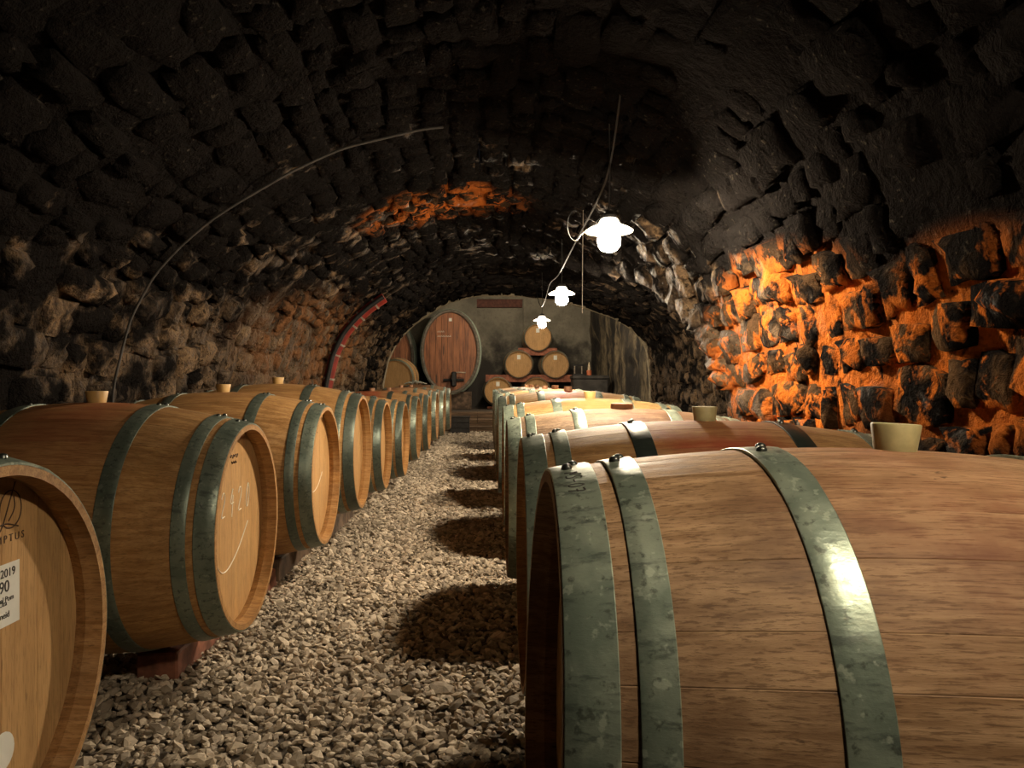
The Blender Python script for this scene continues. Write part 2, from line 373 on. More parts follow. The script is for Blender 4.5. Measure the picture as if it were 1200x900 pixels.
def stone_mats(side):
    S = place_stones(side); res = []
    tc = np.array([s[0] for s in S]); yc = np.array([s[1] for s in S])
    P = surf(side, tc, yc); n, du = normal(side, tc, yc)
    for i, s in enumerate(S):
        Z = Vector(n[i]); X = Vector((0, 1, 0)); Y = Z.cross(X).normalized()
        X = (X + Y*random.gauss(0, .09) + Z*random.gauss(0, .09)).normalized(); Y = Z.cross(X).normalized(); Z = X.cross(Y)
        sx, sy, sz = s[2]/2*1.0, s[3]/2*1.02, random.uniform(0.022, 0.036) if s[0] < TC else random.uniform(0.024, 0.05)
        p = Vector(P[i]) + Z*random.uniform(-0.012, 0.014)
        m = Matrix(((X.x*sx, Y.x*sy, Z.x*sz, p.x), (X.y*sx, Y.y*sy, Z.y*sz, p.y), (X.z*sx, Y.z*sy, Z.z*sz, p.z), (0, 0, 0, 1)))
        res.append((s[0] < TC, p, s[2]*s[3], m, n[i]))
    return res
def seen(p, area, nrm):
    if p.y < 0.25: return 0
    px, pz = 572 + 900*p.x/p.y, 450 - 900*(p.z-CZ)/p.y
    if not (-20 < px < 1220 and -20 < pz < 900): return 0
    d = Vector((0, 0, CZ)) - p; cosv = abs(d.normalized().dot(Vector(nrm)))
    hid = p.z < CZ - 0.02*p.y        # behind the barrels
    return area*cosv/d.length_squared*(0.02 if hid else 1)
groups = {'ceiling': [], 'wall_left': [], 'wall_right': []}
for side in 'LR':
    for c, p, a, m, nn in stone_mats(side):
        groups['ceiling' if c else ('wall_left' if side == 'L' else 'wall_right')].append((seen(p, a, nn), m))
for nm, lst in groups.items():
    par = {'ceiling': ceiling, 'wall_left': wall_left, 'wall_right': wall_right}[nm]
    lst.sort(key=lambda q: -q[0])
    for s, m in lst[:300]:
        o = obj('stone', random.choice(SM), par); o.matrix_world = m
    vs, fs, off = [], [], 0
    for s, m in lst[300:]:
        v, f = random.choice(SB); A = np.array(m)
        vs.append(v @ A[:3, :3].T + A[:3, 3]); fs.append(f + off); off += len(v)
    o = obj('stone_rubble', mesh_np('stone_rubble', np.vstack(vs), np.vstack(fs), True, M['stone']), par); o['kind'] = 'stuff'
# arch stones along the edge of the side opening
for i in range(13):
    z = 0.02 + i*0.085; Ye = float(np.interp(z, EZ, EY)); t = float(np.interp(-z, -PR[:, 1], np.linspace(0, 1, 400)))
    p = surf('R', np.array(t), np.array(Ye-0.01), np.array(False)); n, du = normal('R', np.array(t), np.array(Ye-0.2))
    Z = Vector(n); Y = Vector(du); X = Y.cross(Z)
    sx, sy, sz = 0.13, 0.055 + 0.006*i, 0.075
    o = obj('arch_stone', random.choice(SM), wall_right)
    o.matrix_world = Matrix(((X.x*sx, Y.x*sy, Z.x*sz, p[0]), (X.y*sx, Y.y*sy, Z.y*sz, p[1]), (X.z*sx, Y.z*sy, Z.z*sz, p[2]), (0, 0, 0, 1)))

# ------------------------------------------------------------------ far chamber, end walls
PLAT = 0.35; YB = 17.0
def rough_quad(name, a, b, h0, h1, mat, amp=0.03, n=40, m=30):
    a, b = np.array(a), np.array(b); u = np.linspace(0, 1, n)[:, None]; v = np.linspace(0, 1, m)[None, :]
    P = np.zeros((n, m, 3)); d = b - a; nn = np.array([-d[1], d[0]])/np.hypot(*d)
    P[..., 0] = a[0] + d[0]*u; P[..., 1] = a[1] + d[1]*u; P[..., 2] = h0 + (h1-h0)*v
    q = amp*fbm(P[..., 0], P[..., 1], P[..., 2], 1.7, 5); P[..., 0] += nn[0]*q; P[..., 1] += nn[1]*q
    return struct(obj(name, mesh_np(name, P.reshape(-1, 3), grid_faces(n, m), True, mat)))
TOP = CZ + 2.25
# back wall with a blind recess
wb = obj('wall_back', None); struct(wb)
bm = bmesh.new()
for lo, hi in [((-3.6, YB, 0), (-0.25, YB+.3, TOP)), ((0.78, YB, 0), (2.6, YB+.3, TOP)), ((-0.25, YB, CZ+1.88), (0.78, YB+.3, TOP)), ((-0.25, YB+.16, 0), (0.78, YB+.3, CZ+1.88))]:
    box_bm(lo, hi, 0, bm)
wb.name = 'tmp'; bpy.data.objects.remove(wb)
wall_back = struct(obj('wall_back', bm_mesh('wall_back', bm, M['plaster'])))
box('lintel', (-0.33, YB+.02, CZ+1.70), (0.76, YB+.15, CZ+1.88), M['lintel'], wall_back, 0.01)
rough_quad('wall_chamber_right', (2.72, YEND-.15), (2.30, YB+.05), 0, TOP, M['streak'], 0.18, 60, 50)
rough_quad('wall_chamber_left', (-3.5, YB+.05), (-3.5, YEND-.1), 0, TOP, M['plaster'], 0.08)
struct(box('ceiling_chamber', (-3.6, YEND-.1, TOP), (2.9, YB+.3, TOP+.1), M['plaster']))
struct(box('wall_front', (-2.3, Y0-.25, 0), (1.9, Y0, 2.5), M['plaster']))
# pale edge of the vault mouth
ts = np.linspace(0.02, .93, 40); eL = surf('L', ts, np.full(40, YEND)); eR = surf('R', ts, np.full(40, YEND))
struct(obj('trim_1', tube('trim_1', [tuple(p) for p in np.vstack([eL[::-1], eR])], 0.035, plain('arch_edge', (0.30, 0.25, 0.17), 0.85), 6)))

# ------------------------------------------------------------------ floor and gravel
def gz(x, y): return 0.018*fbm(np.asarray(x, float), np.asarray(y, float), 0*np.asarray(x, float), 0.9, 3)
nx, ny = 60, 150
X, Y = np.meshgrid(np.linspace(-3.5, 2.9, nx), np.linspace(Y0, YB, ny), indexing='ij')
Pz = np.stack([X, Y, gz(X, Y) - 0.006], -1)
floor = struct(obj('floor', mesh_np('floor', Pz.reshape(-1, 3), grid_faces(nx, ny)[:, ::-1], True, M['soil'])))
ICO = bmesh.new(); bmesh.ops.create_icosphere(ICO, subdivisions=1, radius=1.0); ICO.verts.ensure_lookup_table()
iv = np.array([v.co[:] for v in ICO.verts]); ifc = np.array([[v.index for v in f.verts] for f in ICO.faces]); ICO.free()
GB = []
for i in range(12):
    v = iv*(1 + rng.uniform(-.38, .3, (12, 1))) + rng.uniform(-.12, .12, (12, 3)); GB.append(v*np.array([1.0, rng.uniform(.62, .85), rng.uniform(.4, .62)]))
GB = np.array(GB)
def rot_rand(n):
    a = rng.uniform(0, 2*PI, n); b = rng.normal(0, .38, n); c = rng.normal(0, .38, n)
    ca, sa, cb, sb, cc, sc = np.cos(a), np.sin(a), np.cos(b), np.sin(b), np.cos(c), np.sin(c); o, i = np.zeros(n), np.ones(n)
    A = np.stack([ca, -sa, o, sa, ca, o, o, o, i], -1).reshape(n, 3, 3); B = np.stack([i, o, o, o, cb, -sb, o, sb, cb], -1).reshape(n, 3, 3)
    D = np.stack([cc, o, sc, o, i, o, -sc, o, cc], -1).reshape(n, 3, 3); return A @ B @ D
gy = []
y = 0.9
while y < 13.6:
    s = 0.0195*(1 + max(0, y-3.5)/9); rowx = np.arange(-1.25, 0.62, s*1.02); gy.append(np.stack([rowx, np.full(len(rowx), y), np.full(len(rowx), s)], -1)); y += s*0.98
G = np.vstack(gy); N = len(G)
G[:, 0] += rng.uniform(-.7, .7, N)*G[:, 2]; G[:, 1] += rng.uniform(-.7, .7, N)*G[:, 2]
size = G[:, 2]*rng.lognormal(-0.36, .28, N); big = rng.random(N) < .03; size[big] *= 1.5
gpos = np.stack([G[:, 0], G[:, 1], gz(G[:, 0], G[:, 1]) + rng.uniform(-.002, .011, N)], -1)
R = rot_rand(N); bi = rng.integers(0, len(GB), N); rv = rng.random(N)
score = np.where((gpos[:, 1] > 1.78) & (gpos[:, 0] > -0.8) & (gpos[:, 0] < 0.03), size/gpos[:, 1], 0)
top = np.argsort(-score)[:300]; rest = np.ones(N, bool); rest[top] = False
def add_rnd(m, vals):
    a = m.attributes.new('rnd', 'FLOAT', 'POINT'); a.data.foreach_set('value', np.asarray(vals, dtype=np.float32))
V = np.einsum('nij,nkj->nki', R[rest], GB[bi[rest]])*size[rest][:, None, None] + gpos[rest][:, None, :]
n = len(V); F = (ifc[None] + (np.arange(n)*12)[:, None, None]).reshape(-1, 3)
gm = mesh_np('gravel_bed', V.reshape(-1, 3), F, False, M['gravel']); add_rnd(gm, np.repeat(rv[rest], 12))
go = obj('gravel_bed', gm, floor); go['kind'] = 'stuff'
GM = []
for i in range(12):
    m = mesh_np('gravel_stone', GB[i], ifc, False, M['gravel']); add_rnd(m, np.full(12, (i+.5)/12)); GM.append(m)
for i in top:
    o = obj('gravel_stone', GM[bi[i]], floor); m = Matrix(R[i].tolist()).to_4x4() @ Matrix.Scale(size[i], 4); m.translation = Vector(gpos[i]); o.matrix_world = m

# ------------------------------------------------------------------ barrels
WID = [9, 13, 11, 15, 12]*6
class BarrelKit:
    def __init__(s, Rh, Rb, L):
        s.Rh, s.Rb, s.L = Rh, Rb, L; s.staves = {}
        for wd in set(WID): s.staves[wd] = s.stave(wd)
        s.hoops = [(s.hoop(L/2-.052, L/2-.001), L/2-.027), (s.hoop(L/2-.106, L/2-.070), L/2-.088), (s.hoop(L/2-.292, L/2-.246), L/2-.269)]
        s.boards = s.head_boards(); s.head = lathe('head', [(s.rad(L/2-.05)-.024, 0.0), (s.rad(L/2-.05)-.024, .02)], M['headwood'], 32, 'X')
    def rad(s, u): return s.Rb - (s.Rb-s.Rh)*abs(2*u/s.L)**2.0
    def stave(s, wd):
        h = math.radians(wd)/2 - 0.0003; e = 0.003
        us = [-s.L/2, -s.L/2+.012] + list(np.linspace(-s.L/2+.03, s.L/2-.03, 23)) + [s.L/2-.012, s.L/2]
        vs, fs = [], []; th = [-h, -h+e, -h*.4, h*.4, h-e, h]
        for k, u in enumerate(us):
            r = s.rad(u); q = s.L/2 - abs(u); ti = 0.015 if q < 1e-6 else (0.018 if q < .02 else 0.026)
            for j, a in enumerate(th):
                rr = r - (0.0005 if j in (0, 5) else 0); vs.append((u, rr*math.sin(a), rr*math.cos(a)))
            for a in (h, 0, -h): vs.append((u, (r-ti)*math.sin(a), (r-ti)*math.cos(a)))
        n = 9
        for k in range(len(us)-1):
            for j in range(n): q = (j+1) % n; fs.append((k*n+j, k*n+q, (k+1)*n+q, (k+1)*n+j))
        fs.append(tuple(range(n-1, -1, -1))); fs.append(tuple((len(us)-1)*n+j for j in range(n)))
        bm = bmesh.new(); vv = [bm.verts.new(v) for v in vs]
        for f in fs: bm.faces.new([vv[i] for i in f])
        return bm_mesh('stave', bm, M['stave'], 13)
    def hoop(s, u0, u1):
        n = 72; vs, fs = [], []
        for i in range(n):
            a = 2*PI*i/n; ov = 0.0016 if 0 <= i < 5 else 0.0; ca, sa = math.cos(a), math.sin(a)
            for u, dr in ((u0, .0005), (u0, .0026+ov), (u0+.001, .0032+ov), ((u0+u1)/2, .0034+ov), (u1-.001, .0032+ov), (u1, .0026+ov), (u1, .0005)):
                r = s.rad(u)+dr; vs.append((u, r*sa, r*ca))
        for i in range(n):
            q = (i+1) % n
            for j in range(6): fs.append((i*7+j, i*7+j+1, q*7+j+1, q*7+j))
        bm = bmesh.new(); vv = [bm.verts.new(v) for v in vs]
        for f in fs: bm.faces.new([vv[i] for i in f])
        return bm_mesh('hoop', bm, M['hoop'], 30)
    def head_boards(s):
        u = s.L/2 - .05; r = s.rad(u) - .0262; cuts = [-1, -.72, -.41, -.07, .25, .58, .82, 1]; out = []
        for a, b in zip(cuts[:-1], cuts[1:]):
            y0, y1 = a*r+.0006, b*r-.0006; ys = np.linspace(y0, y1, 7); zz = np.sqrt(np.maximum(r*r-ys*ys, 0)); 
            poly = [(y, z) for y, z in zip(ys, zz)] + [(y, -z) for y, z in zip(ys[::-1], zz[::-1])]
            bm = bmesh.new(); f0 = [bm.verts.new((u, y, z)) for y, z in poly]; f1 = [bm.verts.new((u-.022, y, z)) for y, z in poly]
            bmesh.ops.remove_doubles
            bm.faces.new(f0); bm.faces.new(f1[::-1])
            for i in range(len(poly)): j = (i+1) % len(poly); bm.faces.new((f0[i], f0[j], f1[j], f1[i]))
            bmesh.ops.remove_doubles(bm, verts=bm.verts, dist=1e-5); out.append(bm_mesh('head_board', bm, M['headwood']))
        return out
RIVET = lathe('rivet', [(.0072, -.002), (.0068, .0025), (.0045, .0050), (.001, .0060)], M['rivet'], 10)
BUNGS = {'amber': lathe('bung', [(.024, -.012), (.032, .032), (.031, .034)], M['bung_amber'], 24), 'cream': lathe('bung', [(.024, -.012), (.030, .032), (.029, .034)], M['bung_cream'], 24),
         'wood': lathe('bung', [(.026, -.012), (.026, .026), (.025, .028)], M['bung_wood'], 24), 'flat': lathe('bung', [(.040, -.01), (.044, .006), (.042, .018), (.030, .022)], M['bung_wood'], 24)}
KL = BarrelKit(.30, .367, .92); KR = BarrelKit(.30, .347, .90); KS = BarrelKit(.272, .322, .88)
def barrel(kit, centre, rotz, label, group, tone, wear, stain, bung, dark, mould=0.0, tilt=0.0, roll=0.0, spread=1, black_mid=False):
    """oak barrel on its side; local +X is the head that faces the aisle"""
    cx, cy, cz = centre
    t = thing('wine_barrel', label, 'barrel', (cx, cy, cz-kit.Rb), (0, tilt, rotz), group); up = (0, 0, kit.Rb)
    a0 = -WID[0]/2; acc = 0.0
    for wd in WID:
        ang = a0 + acc + wd/2; acc += wd
        o = obj('stave', kit.staves[wd], t, up, (math.radians(ang)+roll, 0, 0))
        d = abs((math.degrees(math.radians(ang)+roll)+180) % 360 - 180)
        o['tone'] = min(1, max(0, tone + random.uniform(-.1, .1))); o['wear'] = wear; o['stain'] = stain*max(0.0, 1 - d/(75*spread)); o['mould'] = mould*max(0.0, 1 - d/60)
    for sgn in (1, -1):
        for hi, (hm, hu) in enumerate(kit.hoops):
            o = obj('hoop', hm, t, up, (0.05*random.uniform(-1, 1), 0, 0 if sgn > 0 else PI)); o['dark'] = 1.12 if (hi == 2 and black_mid) else dark*random.uniform(.6, 1.2)
            for da in (-.028, .055):
                r = kit.rad(hu) + .0045; a = da + random.uniform(-.01, .01)
                obj('rivet', RIVET, o, ((.006 if da > 0 else -.004), r*math.sin(a), r*math.cos(a)) if False else (hu + (.006 if da > 0 else -.004), r*math.sin(a), r*math.cos(a)), (-a, 0, 0))
    for bmesh_ in kit.boards:
        o = obj('head_board', bmesh_, t, up); o['tone'] = tone*.6; o['wear'] = wear*.6
    o = obj('rear_head', kit.head, t, (-kit.L/2+.05, 0, kit.Rb)); o['tone'] = tone; o['wear'] = wear
    if bung: obj('bung', BUNGS[bung], t, (0, 0, 2*kit.Rb), (0, 0, 0))
    return t
ORD = ['first', 'second', 'third', 'fourth', 'fifth', 'sixth', 'seventh', 'eighth', 'ninth', 'tenth', 'eleventh']
# depth, head plane offset, drop below the camera, bung
LEFT = [(1.12, .705, .420, 'amber'), (2.30, .712, .422, 'amber'), (3.40, .712, .402, 'amber'), (4.15, .675, .365, 'amber'), (5.35, .705, .425, 'wood'), (6.43, .69, .462, 'wood'),
        (7.58, .685, .435, 'wood'), (8.70, .665, .438, 'wood'), (9.80, .65, .41, 'wood'), (10.62, .606, .405, 'wood'), (11.65, .569, .376, 'wood')]
LX = ['with an emblem and white paper label on its head', 'with 2420 chalked on its head', 'with a chalk arc on its head', '', '', '', '', '', '', '', '']
lb = []
for i, (Yd, d, h, bg) in enumerate(LEFT):
    lab = ('oak barrel %s, by the black wall' % LX[i]) if LX[i] else 'oak wine barrel in the row under the red pipe, %s from the wooden steps' % ORD[10-i]
    stn = [0.25, .5, .1, .1, .2, .3, .9, .4, .2, .2, .2][i]; wr = [.35, .3, .25, .15, .2, .2, .25, .3, .6, .7, .7][i]
    lb.append(barrel(KL, (-d-KL.L/2, Yd, CZ-h), 0, lab, 'barrels in the row under the red pipe', [.25, .05, .05, .0, .0, .0, .1, .1, .45, .6, .6][i], wr, stn, bg, [.5, .95, .9, .85, .8, .75, .8, .75, .5, .4, .4][i], roll=math.radians(random.uniform(-3, 3))))
RIGHT = [(1.00, .052, .432, 'cream'), (1.88, .080, .436, 'cream'), (3.00, .072, .442, 'flat'), (3.97, .076, .420, 'amber'), (4.93, .063, .390, 'wood'), (5.85, .06, .385, 'wood'), (6.9, .06, .39, 'wood'), (8.0, .06, .385, 'wood'), (9.1, .06, .385, 'wood'), (10.2, .06, .385, 'wood')]
rb = []
for i, (Yd, d, h, bg) in enumerate(RIGHT):
    lab = ['weathered oak barrel with NS-07 written on its green hoop', 'oak barrel with wine stained bung and black middle hoops, behind the NS-07 barrel', 'greyish oak barrel with a flat wooden bung disc in its top', 'yellowish mouldy oak barrel with an amber bung'][i] if i < 4 else 'oak wine barrel in the row along the orange stained wall, %s from the wooden steps' % ORD[9-i]
    rb.append(barrel(KR, (d+KR.L/2, Yd, CZ-h), PI, lab, 'barrels in the row along the orange wall', [.75, .2, .9, .3, .2, .6, .6, .6, .6, .6][i], [.75, .4, .9, .4, .3, .6, .6, .6, .6, .6][i],
        [.28, .95, .15, .15, 1.0, .3, .9, .4, .3, .3][i], bg, [.12, .35, .1, .05, .5, .2, .2, .2, .2, .2][i], mould=[0, 0, 0, .55, .1, .2, .1, .2, 0, 0][i], tilt=[-.04, 0, 0, 0, 0, 0, 0, 0, 0, 0][i], spread=1.6 if i == 4 else 1, black_mid=(i == 1)))

# --- marks on barrels
def strokes_mesh(name, lines, mp, mat, r=.0016):
    bm = bmesh.new()
    for ln in lines:
        pts = [Vector(mp(*p)) for p in ln]; me = tube('tmp', pts, r, None, 5); bm.from_mesh(me); bpy.data.meshes.remove(me)
    return bm_mesh(name, bm, mat)
def smooth(pts, k=4):
    p = np.array(pts, float)
    for _ in range(k if len(p) > 2 else 0):
        q = [p[0]]
        for a, b in zip(p[:-1], p[1:]): q += [a*.75+b*.25, a*.25+b*.75]
        p = np.array(q+[p[-1]]) if k <= 2 else np.array(q + [p[-1]])
        if len(p) > 60: break
    return [tuple(v) for v in p]
HX = KL.L/2 - .05 + .0006     # head face in barrel coordinates (x), y runs along the aisle, z up
def on_head(kit): return lambda u, v: (kit.L/2-.05+.0006, u, v+kit.Rb)
dig = {'2': [[(0, .75), (.2, 1), (.5, .9), (.5, .6), (0, 0), (.6, .05)]], '4': [[(.35, 1), (0, .4), (.6, .45)], [(.45, .75), (.4, -.1)]], '0': [[(.3, 1), (.05, .6), (.15, .05), (.45, 0), (.6, .5), (.5, .9), (.3, 1)]]}
def write(txt, x0, z0, w_, h_, slant=.15, gap=1.35):
    out = []; x = x0
    for ch in txt:
        for ln in dig[ch]: out.append(smooth([(x + a*w_ + b*h_*slant, z0 + b*h_) for a, b in ln], 3))
        x += w_*gap
    return out
for i, ch in enumerate('2420'): obj('chalk_digit', strokes_mesh('chalk_digit', write(ch, -.115+.074*i, .035, .055, .075), on_head(KL), M['chalk'], .0019), lb[1])
obj('chalk_arc', strokes_mesh('chalk_arc', [smooth([(-.17, .03), (-.16, -.08), (-.09, -.135), (.03, -.09), (.13, -.01)], 3)], on_head(KL), M['chalk'], .002), lb[1])
obj('chalk_arc', strokes_mesh('chalk_arc', [smooth([(-.15, -.03), (-.08, -.075), (.04, -.055), (.12, .0)], 3)], on_head(KL), M['chalk'], .0014), lb[2])
for b_ in (lb[1], lb[2]):
    obj('burned_mark', strokes_mesh('burned_mark', [[(-.03+.018*i, .205-.004*(i % 2)), (-.022+.018*i, .21)] for i in range(4)] + [[(-.02+.016*i, .19), (-.012+.016*i, .186)] for i in range(3)], on_head(KL), M['brand'], .003), b_)
def text_mesh(name, body, size, mat, align='RIGHT'):
    cu = bpy.data.curves.new(name, 'FONT'); cu.body = body; cu.size = size; cu.align_x = align; cu.extrude = .0003
    o = bpy.data.objects.new('tmp', cu); C.objects.link(o); dg = bpy.context.evaluated_depsgraph_get(); dg.update()
    m = bpy.data.meshes.new_from_object(o.evaluated_get(dg)); bpy.data.objects.remove(o); m.name = name; m.materials.clear(); m.materials.append(mat); return m
# the near left barrel: emblem, lettering, paper label (y runs away along the aisle = to the right when read)
b1 = lb[0]; HX1 = KL.L/2 - .05; ROT = (PI/2, 0, PI/2)
y_of = lambda px: 900*(LEFT[0][1]+.05)/(572-px) - LEFT[0][0]
z_of = lambda px, py: -(py-450)*(y_of(px)+LEFT[0][0])/900 + LEFT[0][2] + KL.Rb
lx0, lx1 = -.075, y_of(22); lz1, lz0 = z_of(22, 655), z_of(22, 726)
lab = box('paper_label', (HX1+.0002, lx0, lz0), (HX1+.0012, lx1, lz1), M['paper'], b1)
for body, sz, py, rpx in (('2019', .019, 672, 17), ('090', .026, 692, 10), ('ual Pom', .012, 701, 15), ('Oza', .012, 709, 7), ('eneid', .014, 722, 10)):
    obj('label_text', text_mesh('label_text', body, sz, M['ink']), lab, (HX1+.0016, y_of(rpx), z_of(rpx, py)), ROT)
obj('brand_lettering', text_mesh('brand_lettering', 'M P T U S', .017, M['brand']), b1, (HX1+.0006, y_of(28), z_of(28, 629)), ROT)
cu_, cv_ = y_of(12), z_of(12, 601) - KL.Rb + .006
emb = [smooth([(cu_+.028*math.cos(a)*1.0, cv_+.03*math.sin(a)) for a in np.linspace(-2.4, 3.2, 16)], 1), smooth([(cu_+.012, cv_+.042), (cu_-.004, cv_+.01), (cu_-.025, cv_-.035), (cu_-.04, cv_-.03), (cu_-.02, cv_-.018), (cu_+.02, cv_-.03)], 3), smooth([(cu_+.008, cv_+.02), (cu_+.012, cv_+.0), (cu_-.005, cv_-.018)], 3)]
obj('emblem', strokes_mesh('emblem', emb, on_head(KL), M['brand'], .0011), b1)
obj('burned_code', strokes_mesh('burned_code', [[(y_of(49+3*i), z_of(49+3*i, 575+i*1.3)-KL.Rb), (y_of(51+3*i), z_of(51+3*i, 578+i*1.3)-KL.Rb)] for i in range(5)], on_head(KL), M['brand'], .003), b1)
st = lathe('sticker', [(.030, 0), (.030, .001)], M['paper'], 20, 'X'); obj('sticker', st, b1, (HX1+.0002, y_of(2), z_of(2, 882)))
# handwriting on the near right barrel's head hoop; up = along the barrel, reading runs down the near side
hw = {'N': [[(0, 0), (.05, 1), (.45, .1), (.6, 1)]], 'S': [[(.6, .9), (.2, 1), (.1, .65), (.5, .4), (.45, .05), (0, .05)]], '-': [[(.1, .45), (.5, .5)]], '0': [[(.3, 1), (.02, .6), (.15, .05), (.5, .1), (.6, .6), (.3, 1)]], '7': [[(0, .9), (.5, 1), (.25, 0)], [(.1, .5), (.5, .55)]]}
ls = []; x = 0
for ch in 'NS-07':
    for ln in hw[ch]: ls.append(smooth([(x+a, b) for a, b in ln], 2))
    x += .85
def on_hoop(u, v):
    ax = KR.L/2 - .040 + .020*(1-v)*1.0 + .004; a = 0.16 + u*0.050; r = KR.rad(ax) + .0042
    return (ax, r*math.sin(a), r*math.cos(a) + KR.Rb)
obj('handwriting', strokes_mesh('handwriting', ls, on_hoop, M['ink'], .0014), rb[0])

# ------------------------------------------------------------------ beams and chocks under the rows
def wedge(name, w_, l_, h_, mat):
    vs = [(-w_/2, 0, 0), (w_/2, 0, 0), (w_/2, l_, 0), (-w_/2, l_, 0), (-w_/2, 0, .008), (w_/2, 0, .008), (w_/2, l_, h_), (-w_/2, l_, h_)]
    fs = [(3, 2, 1, 0), (4, 5, 6, 7), (0, 1, 5, 4), (2, 3, 7, 6), (1, 2, 6, 5), (3, 0, 4, 7)]
    return mesh_py(name, vs, fs, mat)
WDG = wedge('chock', .09, .13, .058, M['beam']); WDG2 = wedge('chock', .09, .13, .058, M['redwood'])
def bearers(rows, kit, xs, sgn, rowname, first_mat):
    for i, (Yd, d, h, _) in enumerate(rows):
        y1 = rows[i+1][0] - .09 if i+1 < len(rows) else Yd + .4
        y0 = Yd - (.05 if sgn < 0 else .25); y1 = y1 if not (sgn < 0 and i == 0) else 1.5
        if sgn > 0: y1 = rows[i+1][0] - .28 if i+1 < len(rows) else Yd + .3
        if i+1 < len(rows) and rows[i+1][2] > h + .01: y1 = min(y1, rows[i+1][0] - .36)
        for j, off in enumerate(xs):
            xc = sgn*(d + off); u = kit.L/2 - off; z = CZ - h - kit.rad(abs(u)-.065) - .008 - (.012 if (sgn > 0 and i == 0) else 0)
            where = ('front' if j == 0 else 'rear')
            o = box('wooden_bearer', (-.06, y0-Yd, 0), (.06, y1-Yd, z), M['redwood'] if (i == 1 and sgn < 0) else M['beam'], None, .006, .003, (xc, Yd, 0))
            tag(o, 'dark %s wooden bearer under the %s barrel from the steps, %s' % (where, ORD[len(rows)-1-i], rowname), 'beam', 'beams ' + rowname)
            if j == 0:
                for s_ in (1, -1):
                    yy = Yd + s_*.10
                    if s_ < 0 and sgn < 0 and i > 0: continue
                    if not (y0 <= yy and yy + s_*.13 <= y1 and yy + s_*.13 >= y0): continue
                    c = obj('chock', WDG, None, (xc, yy, z), (0, 0, 0 if s_ > 0 else PI))
                    tag(c, 'wooden wedge on the %s side of the %s barrel from the steps, %s' % ('steps' if s_ > 0 else 'far', ORD[len(rows)-1-i], rowname), 'wedge', 'wedges ' + rowname)
bearers(LEFT, KL, (.26, .70), -1, 'red pipe row', 1)
bearers(RIGHT, KR, (.22, .68), 1, 'orange wall row', 0)

# ------------------------------------------------------------------ lamps and cables
def vault_z(x, Yv):
    side = 'L' if x < CR[0] else 'R'; t = np.linspace(0, .8, 200); P = surf(side, t, np.full(200, Yv)); xs = P[:, 0]; zs = P[:, 2]
    i = np.argsort(xs); return float(np.interp(x, xs[i], zs[i]))
GLP = [(.025, .0), (.043, -.010), (.050, -.033), (.047, -.058), (.033, -.078), (.012, -.086)]
SH = lathe('lamp_shade', [(.100, .0), (.103, .005), (.083, .018), (.048, .033), (.037, .054), (.033, .058), (.030, .054), (.040, .030), (.079, .013), (.097, .0)], M['shade'], 32)
CP = lathe('lamp_cap', [(.033, .054), (.033, .070), (.018, .083), (.008, .087)], M['lampcap'], 20)
LN = ['hanging above the NS-07 barrel', 'above the aisle nearest the orange stained wall', 'hanging in the middle of the aisle lamps', 'hanging nearest the wooden steps', 'high in the chamber beyond the vault mouth']
lamp_objs = []
for i, (x, yy, z, e) in enumerate(LAMPS):
    t = thing('pendant_lamp', 'glowing white pendant lamp with wide shade, ' + LN[i], 'lamp', (x, yy, z), (0, 0, 0), 'lamps along the vault')
    obj('globe', lathe('globe', GLP, emit('lamp_globe', LAMP_COL, GLOBE_E*e), 20), t); obj('lamp_shade', SH, t); obj('lamp_cap', CP, t)
    vz = vault_z(x, yy) if yy < YEND else TOP; lamp_objs.append(t)
    obj('suspension_cord', tube('suspension_cord', [(0, 0, .08), (.004, .004, (vz-z)*.5), (0, 0, vz-z+.03)], .003, M['cable'], 6), t)
# supply cable draped along the vault past the lamps
key = [(.515, 2.95, vault_z(.515, 2.95)+.02), (.528, 3.3, 1.80), (.526, 3.7, 1.745), (.53, 4.4, 1.74), (.52, 4.95, 1.70), (.535, 5.9, 1.69), (.56, 7.0, 1.80), (.60, 8.0, 1.74), (.62, 9.15, 1.75), (.62, 10.4, vault_z(.62, 10.4)+.02)]
pts = [tuple(p) for p in smooth(key, 3)]
tag(obj('supply_cable', tube('supply_cable', pts, .0045, M['cable'], 6)), 'thin drooping electric cable running past the lamps under the vault', 'cable')
loop = [(.375+.032*math.cos(a), 3.32, 1.555+.065*math.sin(a)) for a in np.linspace(0.6, 5.6, 18)]
obj('loose_wire', tube('loose_wire', [(a-LAMPS[1][0], b-LAMPS[1][1], c-LAMPS[1][2]) for a, b, c in loop] + [(-.02, 0, .075)], .0022, M['cable'], 6), lamp_objs[1])
tag(obj('hanging_string', tube('hanging_string', [(.62, 5.0, vault_z(.62, 5.0)+.03), (.615, 5.0, 1.7), (.613, 5.0, 1.33)], .0025, M['bracket'], 6)), 'pale string hanging straight down from the dark vault', 'string')
# conduit over the left wall at one depth, ending at the crown
cp = [surf('L', np.array(t), np.array(3.52)) + normal('L', np.array(t), np.array(3.52))[0]*.062 for t in np.linspace(.80, .05, 34)]
tag(obj('conduit', tube('conduit', [tuple(p) for p in cp], .0065, plain('conduit', (.055, .05, .045), .6, .1), 8)), 'thin grey conduit curving up the black stone wall', 'conduit')
